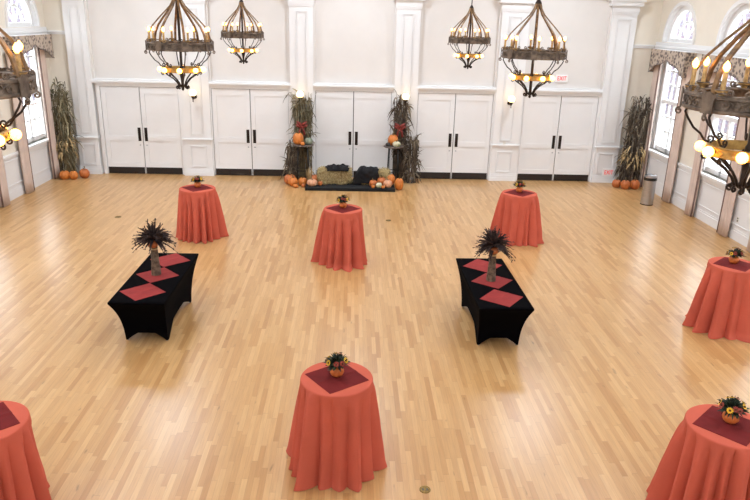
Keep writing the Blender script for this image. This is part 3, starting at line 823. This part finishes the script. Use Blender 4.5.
# ------------------------------------------------------------------ long tables in black stretch covers
TZ = .742
def stretch_cover(W=.785, L=2.11, inx=.085, iny=.33):
    b = MB(); n = 40                                   # points per side
    per = []                                          # perimeter at parameter: side index and u in 0..1
    for s_ in range(4):
        for j in range(n): per.append((s_, j/n))
    cor = [(-1,-1),(1,-1),(1,1),(-1,1)]
    def pt(s_, u, hx, hy):
        a, c = cor[s_], cor[(s_+1) % 4]
        return Vector(((a[0]+(c[0]-a[0])*u)*hx, (a[1]+(c[1]-a[1])*u)*hy, 0))
    rows = []
    for k_ in (0.001, .5, .93, .985):
        rows.append([tuple(pt(s_, u, W/2*k_, L/2*k_) + Vector((0,0,TZ+.004))) for s_, u in per])
    rows.append([tuple(pt(s_, u, W/2, L/2) + Vector((0,0,TZ-.004))) for s_, u in per])
    rows.append([tuple(pt(s_, u, W/2*.998, L/2*.999) + Vector((0,0,TZ-.028))) for s_, u in per])
    K = 16
    for k_ in range(1, K+1):
        t = k_/K; row = []
        for s_, u in per:
            e = 1-abs(2*u-1)                          # 0 at corner, 1 mid side
            arch_ = (.16 if s_ % 2 else .115)*min(1, (max(0,e-.10)/.9)*1.8)**.8
            zb = .012 + arch_
            z = (TZ-.028)*(1-t) + zb*t
            q = 1-(z-.012)/(TZ-.04)                   # 0 top, 1 foot
            f = 1-(1-q)**2.4
            f2 = q**.9*.35 + f*.65
            p = pt(s_, u, W/2 - inx*f, L/2 - iny*f2)
            nrm = (Vector((0,-1,0)), Vector((1,0,0)), Vector((0,1,0)), Vector((-1,0,0)))[s_]
            p -= nrm*(.045*math.sin(PI*u)*math.sin(PI*min(1,q))**.8)*.8
            p.z = z; row.append(tuple(p))
        rows.append(row)
    b.grid(rows, True)
    return b
def centerpiece(x, y, z, seed, label):
    r_ = random.Random(seed)
    root = empty('tall_centerpiece', (x, y, z)); tag(root, label, 'centerpiece', 'bark vase centerpieces with dark plumes')
    b = MB(); b.lathe([(.072,0),(.074,.01),(.064,.15),(.054,.32),(.050,.45),(.044,.455),(.040,.43)], 20); b.build('bark_vase', M['bark'], root, smooth='auto')
    b = MB(); b.lathe([(.053,.405),(.056,.41),(.056,.425),(.053,.43)], 16); b.build('twine_band', M['husk'], root)
    b = pumpkin_mb(.082, .125, 9, seed, .07); b.v = [(p[0]-.005, p[1]-.03, p[2]+.446) for p in b.v]; b.build('small_pumpkin', M['pumpkin_deep'], root, smooth=True)
    b = MB()
    for i in range(130):
        th = r_.random()*2*PI; el = r_.choice([r_.uniform(-.4,.5), r_.uniform(.0,.8), r_.uniform(.3,1.45)])
        L_ = r_.uniform(.22,.36)*(1-.12*max(0,math.sin(el)))
        d = Vector((math.cos(th)*math.cos(el), math.sin(th)*math.cos(el), math.sin(el)))
        s0 = Vector((0,0,.565)); pts = [s0 + d*L_*u + Vector((0,0,-.16*L_*u*u*3*math.cos(el))) + Vector((0,0,.05*u)) for u in [j/6 for j in range(7)]]
        b.tube(pts, [.004]*6+[.001], 4); b.leaf(pts, .038, fold=.4)
        for j in range(2, 7):                          # barbs along the plume
            tg = (pts[j]-pts[j-1]).normalized(); sd = tg.cross(Vector((0,0,1))).normalized()
            for s_ in (-1, 1):
                q = pts[j] - tg*.02; e = q + tg*.035 + sd*s_*r_.uniform(.015,.034) + Vector((0,0,r_.uniform(-.016,.016)))
                b.leaf([q, (q+e)/2+tg*.006, e], .020)
    b.build('plumes', M['plume'], root)
    return root
LT = [(-3.035, 9.853, -.010, 'left', [(-3.064,9.192),(-3.034,9.868),(-3.014,10.546)], (-3.055, 9.88)),
      (2.113, 9.784, .012, 'right', [(2.126,9.103),(2.117,9.784),(2.093,10.457)], (2.10, 9.79))]
for x, y, rz, side, sq, cp in LT:
    t = empty('folding_table', (x, y, 0), rz); tag(t, 'long folding table inside the black stretch cover, %s side of the floor' % side, 'table', 'long folding tables')
    b = MB(); b.box(-.375, .375, -1.03, 1.03, TZ-.03, TZ); b.build('tabletop', M['slate'], t)
    for sx in (-1, 1):
        for sy in (-1, 1):
            b = MB(); b.tube([(sx*.28, sy*.70, 0), (sx*.28, sy*.70, TZ-.03)], .014, 8); b.build('leg', M['steel'], t)
    o = stretch_cover().build('table_cover', M['spandex'], None, smooth='auto', loc=(x, y, 0)); o.rotation_euler.z = rz
    tag(o, 'black stretch cover with arched hems on the long table, %s side of the floor' % side, 'table cover', 'black stretch table covers')
    for (qx, qy), wh in zip(sq, ('near end', 'middle, under the plume vase', 'far end')):
        n = topper(.47).build('table_square', M['wine'], None, loc=(qx, qy, TZ+.005)); n.rotation_euler.z = math.radians(45 + (-3 if side == 'left' else 6) + (2 if wh == 'near end' else 0))
        tag(n, 'brick red cloth square on the %s black table, %s' % (side, wh), 'table topper', 'red squares along the black tables')
    centerpiece(cp[0], cp[1], TZ+.0125, 31 if side == 'left' else 44, 'tall bark vase with pumpkin and dark feathery plumes on the %s black table' % side)

# ------------------------------------------------------------------ harvest display
def corn_bundle(x, y, h, w, seed, label, dark=False, bow=None, husk=None, fan=.5, lean=(0,0), n_st=34, n_lf=150, tie=.45, dpt=.6, top_fan=.35, lf0=.12, wall=None):
    r_ = random.Random(seed); root = empty('corn_stalk_bundle', (x, y, 0)); tag(root, label, 'corn stalks', 'bundles of dried corn stalks')
    st, lf = MB(), MB()
    def cl(p):
        p = Vector(p)
        if wall is not None: p.y = min(p.y, wall - y)
        p.x = max(-XW+.04-x, min(XW-.04-x, p.x))
        p.z = max(p.z, .01); return p
    def prof(u):                                       # half width along the height
        return w/2*(.80 + fan*(abs(u-tie)**1.3)*1.2*(1 if u < tie else top_fan/.35))
    base = []
    for i in range(n_st):
        a = r_.random()*2*PI; q = math.sqrt(r_.random())
        hh = h*r_.uniform(.72, .95)
        ox, oy = math.cos(a)*q, math.sin(a)*q*dpt
        wob = r_.uniform(-.05,.05)
        pts = []
        for k_ in range(7):
            u = k_/6*hh/h
            pts.append(cl((ox*prof(u) + lean[0]*u + wob*math.sin(3*u), oy*prof(u) + lean[1]*u, .01+u*h)))
        st.tube(pts, [.011]*5+[.008,.004], 5); base.append(pts)
    for i in range(n_lf):
        pts = r_.choice(base); u = r_.uniform(lf0, 1)*5.999; k_ = int(u); p = pts[k_].lerp(pts[k_+1], u-k_)
        a = math.atan2(p.y, p.x) + r_.uniform(-1.3,1.3); L_ = r_.uniform(.2,.46)
        out = r_.uniform(.02,.38) if r_.random() < .88 else r_.uniform(.5,.95)
        d = Vector((math.cos(a)*out, math.sin(a)*out*dpt, r_.uniform(.4,1.0)))
        g = r_.uniform(.2,1.7)
        tw = Vector((r_.uniform(-1,1), r_.uniform(-1,1), r_.uniform(-.3,.3)))
        cur = [cl(p + d*L_*s_ + Vector((0,0,-g*L_*s_*s_)) + Vector((math.cos(a),math.sin(a)*dpt,0))*L_*.12*s_*s_) for s_ in [j/6 for j in range(7)]]
        lf.leaf(cur, r_.uniform(.03,.062), tw, .35)
    st.build('stalks', M['stalk_dark' if dark else 'stalk'], root)
    lf.build('dried_leaves', M['corn_leaf_dark' if dark else 'corn_leaf'], root)
    if husk:
        hb = MB()
        for i in range(husk[1]):
            a = r_.uniform(-PI, 0); z = husk[0] + r_.uniform(-.28,.25); p = Vector((math.cos(a)*w*.45 + lean[0]*z/h, math.sin(a)*w*.45*dpt-.03, z))
            L_ = r_.uniform(.14,.30); d = Vector((math.cos(a)*.7+r_.uniform(-.4,.4), math.sin(a)*.35, r_.uniform(-.2,.8)))
            cur = [cl(p + d*L_*s_ + Vector((0,0,-1.0*L_*s_*s_))) for s_ in [j/5 for j in range(6)]]
            hb.leaf(cur, r_.uniform(.04,.075), Vector((r_.uniform(-1,1), r_.uniform(-1,1), .3)), .4)
        hb.build('corn_husks', M['husk'], root)
    if bow:
        bb = MB(); bx_, by_, bz = bow
        for s_ in (-1, 1):
            for dz in (0, .05):
                lp = [(bx_ + s_*.16*math.sin(PI*t)*(1-3*dz), by_ - .02 - .05*math.sin(2*PI*t), bz + dz*1.4 + .05*math.sin(PI*t)) for t in [j/14 for j in range(15)]]
                bb.bar(lp, (s_*.3,0,1), .09, .006)
            bb.bar([(bx_+s_*.01, by_-.03, bz), (bx_+s_*.06, by_-.05, bz-.10), (bx_+s_*.08, by_-.045, bz-.24)], (1,0,.2), .055, .005)
        bb.ball((bx_, by_-.02, bz+.01), .035, 10, 6)
        bb.build('ribbon_bow', M['bow'], root, smooth=True)
    return root
WL = YW - .20
corn_bundle(-8.25, 19.62, 2.80, .54, 1, 'bundle of green-grey corn stalks in the left corner of the room', husk=(.98, 44), fan=.15, n_lf=640, n_st=66, wall=WL+.1)
corn_bundle(8.12, 19.56, 2.76, .70, 2, 'wide bundle of corn stalks in the right corner behind the trash can', dark=True, husk=(.95, 50), fan=.15, lean=(.10,0), n_lf=900, n_st=90, wall=WL+.1)
corn_bundle(-1.53, 19.76, 2.66, .46, 3, 'tall corn stalk bundle with bow behind the left stand', bow=(.02,-.22,1.56), fan=.9, tie=.56, top_fan=.95, lean=(.04,0), n_lf=640, n_st=76, wall=WL, lf0=.35)
corn_bundle(1.33, 19.76, 2.64, .34, 4, 'tall brown corn stalk bundle with bow behind the right stand', dark=True, bow=(-.04,-.20,1.56), fan=.8, tie=.56, top_fan=.6, lean=(-.02,0), n_lf=480, n_st=60, wall=WL, lf0=.35)
corn_bundle(-1.80, 19.50, 1.20, .30, 5, 'short corn stalk bundle on the floor left of the left stand', dark=True, fan=.3, n_lf=200, n_st=36, wall=WL)
corn_bundle(1.64, 19.46, 1.50, .36, 6, 'short corn stalk bundle leaning right of the right stand', dark=True, fan=.5, tie=.45, n_lf=260, n_st=44, lean=(.02,0), wall=WL)

def stand(x, y, r, h, label):
    root = empty('display_stand', (x, y, 0)); tag(root, label, 'stand', 'tall round display stands')
    b = MB(); b.lathe([(r-.012,h-.035),(r,h-.028),(r,h-.006),(r-.01,h)], 36); b.build('round_top', M['slate'], root, smooth='auto')
    for i in range(4):
        a = PI/4 + PI/2*i
        b = MB(); b.tube([(r*.62*math.cos(a), r*.62*math.sin(a), h-.035), (r*.78*math.cos(a), r*.78*math.sin(a), .0)], .015, 8); b.build('leg', M['black_metal'], root, smooth=True)
    b = MB(); b.lathe([(r*.70,.34),(r*.72,.34),(r*.72,.36),(r*.70,.36),(r*.70,.34)], 28, cap=False); b.build('foot_ring', M['black_metal'], root)
SL, SR, SH = (-1.475, 19.42), (1.115, 19.42), 1.085
stand(SL[0], SL[1], .30, SH, 'round dark topped stand with black legs left of the hay bales')
stand(SR[0], SR[1], .285, SH, 'round dark topped stand with black legs right of the hay bales')
G1 = 'pumpkins on the tall stands'
pumpkin(SL[0]-.13, SL[1]-.03, SH, .155, .36, 'pumpkin', 'tall orange pumpkin leaning back on the left stand', G1, seed=1)
pumpkin(SL[0]+.00, SL[1]-.19, SH, .066, .12, 'pumpkin', 'tiny orange pumpkin at the front of the left stand', G1, seed=2)
pumpkin(SL[0]+.165, SL[1]-.03, SH, .115, .22, 'pumpkin_green', 'grey-green pumpkin on the left stand', G1, seed=3)
pumpkin(SR[0]-.015, SR[1]+.10, SH, .15, .34, 'pumpkin', 'orange pumpkin at the back of the right stand', G1, seed=4)
pumpkin(SR[0]+.075, SR[1]-.14, SH, .115, .17, 'pumpkin_pale', 'cream and green striped pumpkin at the front of the right stand', G1, seed=5)
pumpkin(SR[0]-.165, SR[1]-.08, SH, .075, .11, 'gourd_dark', 'small dark gourd at the left rim of the right stand', None, 'gourd', seed=6)

# low black platform
root = empty('stage_platform', (-.11, 18.86, 0)); tag(root, 'low black platform in front of the center doors', 'platform')
b = MB(); b.box(-1.24, 1.24, -.52, .55, .0, .085); b.build('deck', M['stage'], root, bevel=.008)
b = MB(); b.frame(-1.245, 1.245, .0, .02, .018, -.526, -.521); b.build('edge_trim', M['black_metal'], root)
PZ = .085

def hay_bale(x, y, z, rz, w, d, h, seed, label):
    r_ = random.Random(seed)
    root = empty('hay_bale', (x, y, z), rz); tag(root, label, 'hay bale', 'hay bales on the black platform')
    b = MB(); n = 14
    def surf(u, v, face):
        a, c = (u-.5), (v-.5)
        P = {'f':(a*w,-d/2,v*h),'b':(-a*w,d/2,v*h),'l':(-w/2,-a*d,v*h),'r':(w/2,a*d,v*h),'t':(a*w,c*d,h),'u':(a*w,-c*d,0)}[face]
        p = Vector(P); q = Vector((p.x/(w/2), p.y/(d/2), (p.z-h/2)/(h/2)))
        rnd_ = 1 - .15*(max(0, abs(q.x)+abs(q.y)-1.6) + max(0, abs(q.x)+abs(q.z)-1.6) + max(0, abs(q.z)+abs(q.y)-1.6))
        bl = .022*math.sin(p.x*13+seed*2)*math.cos(p.z*11+p.y*15) + .012*math.sin(p.x*31+seed)*math.cos(p.z*27+p.y*19)
        m = Vector((0,0,h/2)); v_ = (p-m)*rnd_; v_ += v_.normalized()*bl
        v_ += m; v_.z = max(v_.z, 0.0); return v_
    for fc in 'fblrtu':
        b.grid([[surf(i/n, j/n, fc) for i in range(n+1)] for j in range(n+1)])
    b.build('hay', M['hay'], root, smooth='auto'); b = MB()
    for i in range(1500):                               # loose straws
        fc = r_.choice('ffftlrr'); p = surf(r_.random(), r_.random(), fc)
        nn = {'f':Vector((0,-1,0)),'b':Vector((0,1,0)),'l':Vector((-1,0,0)),'r':Vector((1,0,0)),'t':Vector((0,0,1))}[fc]
        d_ = Vector((r_.uniform(-1,1), r_.uniform(-1,1), r_.uniform(-1,1))); d_ = d_ - nn*d_.dot(nn)*.7
        d_ = d_.normalized()*r_.uniform(.04,.10)
        q0 = p+nn*.002-d_*.5; q1 = p+nn*r_.uniform(.006,.055)+d_*.5
        q0.z = max(q0.z, .004); q1.z = max(q1.z, .004)
        b.tube([q0, q1], .004, 3)
    b.build('loose_straw', M['straw'], root)['kind'] = 'stuff'
    for s_ in (-1, 1):
        t = MB(); xx = s_*w*.22
        t.tube([(xx,-d/2-.014,.02),(xx,-d/2-.016,h*.5),(xx,-d/2-.006,h+.006),(xx,0,h+.016),(xx,d/2+.006,h+.006),(xx,d/2+.014,.02)], .004, 5); t.build('twine', M['bark'], root)
hay_bale(-.56, 18.95, PZ, .02, .90, .42, .42, 1, 'hay bale left of center with a black cloth on top')
hay_bale(.58, 18.95, PZ, -.06, .80, .42, .40, 2, 'hay bale right of center half covered by a black cloth')

def draped_cloth(x, y, z, rz, w, d, h, x0, x1, drop, seed, label):
    """cloth lying over a bale (w,d,h): spans x0..x1 on top, falls over the front by drop"""
    r_ = random.Random(seed); n = 28; m = 30
    top = MB(); rows = []
    for i in range(n+1):
        u = i/n; row = []
        for j in range(m+1):
            v = j/m
            s_ = v*(d*.8+drop) ; xx = x0+(x1-x0)*u
            ww = .030*math.sin(u*9+seed+v*3) + .022*math.sin(v*11+u*6+seed*2) + .014*math.sin(u*23-v*13)
            edge = min(1, 5*min(u, 1-u, v, 1-v)+.1)
            if s_ < d*.8: p = Vector((xx + .03*math.sin(v*7+seed), d*.3 - s_, h + .050 + (abs(ww)+.02)*edge))
            else:
                f = s_-d*.8; p = Vector((xx + .04*math.sin(f*8+seed+u*2), -d/2 - .060 - abs(ww)*edge*.8 - .01, h + .03 - f))
                if f < .06: p.y += (.06-f)*.4; 
            over = max(0, abs(xx)-w/2)
            p.z = p.z - over*1.6 - (over*6)**2*.05
            p.z = max(p.z, .012 + abs(ww)*.5)
            row.append(p)
        rows.append(row)
    top.grid(rows)
    back = [[p - Vector((0,-.006,.006)) for p in r] for r in rows]; top.grid(back[::-1])
    per = [(i,0) for i in range(n)] + [(n,j) for j in range(m)] + [(n-i,m) for i in range(n)] + [(0,m-j) for j in range(m)]
    top.grid([[rows[i][j] for i, j in per], [back[i][j] for i, j in per]], True)
    o = top.build('black_throw', M['black_cloth'], None, smooth=True, loc=(x, y, z)); o.rotation_euler.z = rz
    tag(o, label, 'cloth', 'black cloths thrown over the hay bales')
draped_cloth(-.56, 18.95, PZ, .02, .90, .42, .42, -.24, .40, .05, 1, 'crumpled black cloth on top of the left hay bale')
draped_cloth(.58, 18.95, PZ, -.06, .80, .42, .40, -.62, .10, .36, 4, 'black cloth hanging down the front of the right hay bale')

G2 = 'pumpkins left of the hay bales'; G3 = 'pumpkins right of the hay bales'
pumpkin(-1.83, 19.10, 0, .175, .30, 'pumpkin_deep', 'dull orange pumpkin at the far left end of the left floor group', G2, seed=11)
pumpkin(-1.72, 18.86, 0, .135, .27, 'pumpkin', 'bright orange pumpkin second from the left end of the left floor group', G2, seed=12)
pumpkin(-1.45, 18.92, 0, .135, .25, 'pumpkin', 'bright orange pumpkin in the middle of the left floor group', G2, seed=13)
pumpkin(-1.63, 18.66, 0, .078, .11, 'pumpkin', 'small flat orange pumpkin at the front left of the left floor group', G2, seed=14)
pumpkin(-1.37, 18.52, PZ*0, .07, .13, 'pumpkin_deep', 'small round orange pumpkin next to the platform corner', G2, seed=15) if False else None
pumpkin(-1.42, 18.70, 0, .062, .12, 'pumpkin_deep', 'small round orange pumpkin next to the front left corner of the platform', G2, seed=15)
pumpkin(-1.165, 18.56, PZ, .15, .20, 'pumpkin_buff', 'flat buff pumpkin on the left end of the platform', G2, seed=16)
pumpkin(-1.13, 18.88, PZ, .135, .27, 'pumpkin_deep', 'orange pumpkin behind the buff pumpkin at the left hay bale', G2, seed=17)
pumpkin(-.945, 18.63, PZ, .068, .13, 'pumpkin_deep', 'small orange pumpkin touching the left hay bale', G2, seed=18)
pumpkin(.53, 18.60, PZ, .115, .20, 'pumpkin_deep', 'orange pumpkin at the left end of the right floor group', G3, seed=21)
pumpkin(.80, 18.70, PZ, .13, .28, 'pumpkin_deep', 'round orange pumpkin in the middle back of the right floor group', G3, seed=22) if False else None
pumpkin(.525, 18.41, PZ, .055, .10, 'pumpkin', 'tiny orange pumpkin at the front left of the right floor group', G3, seed=23)
pumpkin(.685, 18.45, PZ, .088, .16, 'pumpkin_pale', 'cream and green gourd-like pumpkin in the right floor group', G3, seed=24)
pumpkin(.765, 18.66, PZ, .125, .28, 'pumpkin_deep', 'round orange pumpkin at the back of the right floor group', G3, seed=22)
pumpkin(.80, 18.395, PZ, .052, .09, 'pumpkin', 'tiny orange pumpkin in front of the buff one on the right', G3, seed=25)
pumpkin(.935, 18.52, PZ, .125, .23, 'pumpkin_buff', 'buff pumpkin on the right end of the platform', G3, seed=26)
pumpkin(1.00, 18.82, PZ, .16, .34, 'pumpkin', 'big orange pumpkin behind the buff one on the right', G3, seed=27)
pumpkin(1.255, 18.62, 0, .125, .36, 'pumpkin', 'tall orange pumpkin on the floor right of the platform', G3, seed=28)
G4 = 'pumpkins in the left corner'; G5 = 'pumpkins in the right corner'
pumpkin(-8.20, 19.22, 0, .145, .27, 'pumpkin', 'leftmost of the three pumpkins below the corn stalks in the left corner', G4, seed=31)
pumpkin(-7.95, 19.22, 0, .118, .26, 'pumpkin', 'middle one of the three pumpkins below the corn stalks in the left corner', G4, seed=32)
pumpkin(-7.72, 19.42, 0, .14, .29, 'pumpkin_deep', 'rightmost of the three pumpkins below the corn stalks in the left corner', G4, seed=33)
pumpkin(7.70, 19.36, 0, .13, .25, 'pumpkin_deep', 'leftmost of the three pumpkins below the corn stalks in the right corner', G5, seed=34)
pumpkin(7.88, 19.14, 0, .135, .29, 'pumpkin_deep', 'middle one of the three pumpkins below the corn stalks in the right corner', G5, seed=35)
pumpkin(8.17, 19.16, 0, .145, .30, 'pumpkin_deep', 'rightmost of the three pumpkins below the corn stalks in the right corner', G5, seed=36)

# pale husk bunch among the left floor pumpkins
root = empty('corn_husk_bunch', (-1.27, 18.80, PZ)); tag(root, 'pale upright bunch of corn husks behind the buff pumpkin, left of the hay', 'corn husks')
b = MB(); r_ = random.Random(9)
for i in range(34):
    a = r_.random()*2*PI; L_ = r_.uniform(.30,.46); o_ = r_.uniform(.05,.35)
    b.leaf([Vector((math.cos(a)*.03, math.sin(a)*.03, 0)) + Vector((math.cos(a)*o_*L_*u*u, math.sin(a)*o_*L_*u*u, L_*u)) for u in [j/5 for j in range(6)]], r_.uniform(.03,.055), Vector((-math.sin(a), math.cos(a), 0)), .3)
b.build('husk_leaves', M['husk'], root)
b = MB(); b.lathe([(.045,.06),(.05,.065),(.05,.085),(.045,.09)], 14); b.build('tie', M['bark'], root)

# steel trash can
root = empty('trash_can', (7.82, 17.44, 0)); tag(root, 'brushed steel trash can with black collar by the right wall', 'trash can')
b = MB(); b.lathe([(.158,.02),(.158,.66)], 40); b.build('body', M['steel'], root, smooth='auto')
b = MB(); b.lathe([(.162,0),(.162,.024),(.156,.026)], 40); b.build('base_band', M['black_metal'], root, smooth='auto')
b = MB(); b.lathe([(.160,.66),(.166,.665),(.166,.735),(.160,.74)], 40); b.build('collar', M['black_metal'], root, smooth='auto')
b = MB(); b.lathe([(.162,.735),(.164,.75),(.158,.785),(.14,.80),(.105,.806),(.10,.79),(.098,.74)], 40, cap=False); b.build('lid', M['steel'], root, smooth='auto')

# ------------------------------------------------------------------ light, sky, camera
w = bpy.data.worlds.new('sky'); S.world = w; w.use_nodes = True
bg = w.node_tree.nodes['Background']; bg.inputs['Color'].default_value = (.80, .90, 1.0, 1); bg.inputs['Strength'].default_value = 8.0

# fill area lights added at the unseen ceiling to brighten floor and walls
for ix in (-5.2, 0, 5.2):
    for iy in (2.5, 7.5, 12.5, 17.3):
        l = bpy.data.lights.new('ceiling_fill_light', 'AREA'); l.shape = 'SQUARE'; l.size = 1.2; l.energy = 72 if iy < 15 else 110; l.color = (.80, .92, 1.06)
        o = bpy.data.objects.new('ceiling_fill_light', l); COL.objects.link(o); o.location = (ix, iy, ZC-.01)

cam_d = bpy.data.cameras.new('camera'); cam = bpy.data.objects.new('camera', cam_d); COL.objects.link(cam); S.camera = cam
F_PX = 681.84
cam_d.sensor_width = 36; cam_d.lens = F_PX/750*36; cam_d.clip_end = 200
rgt = Vector((0.9992616646,-0.0298917756,0.0241372607)); up = Vector((-0.0131336386,0.3246327032,0.9457489707)); fw = Vector((0.0361058602,0.9453677008,-0.3240004276))
R3 = Matrix((rgt, up, -fw)).transposed()
cam.matrix_world = Matrix.Translation((-.0827, 0, 4.5803)) @ R3.to_4x4()

S.view_settings.view_transform = 'Standard'; S.view_settings.look = 'None'; S.view_settings.gamma = 1; S.view_settings.use_curve_mapping = False
S.view_settings.exposure = 0.62
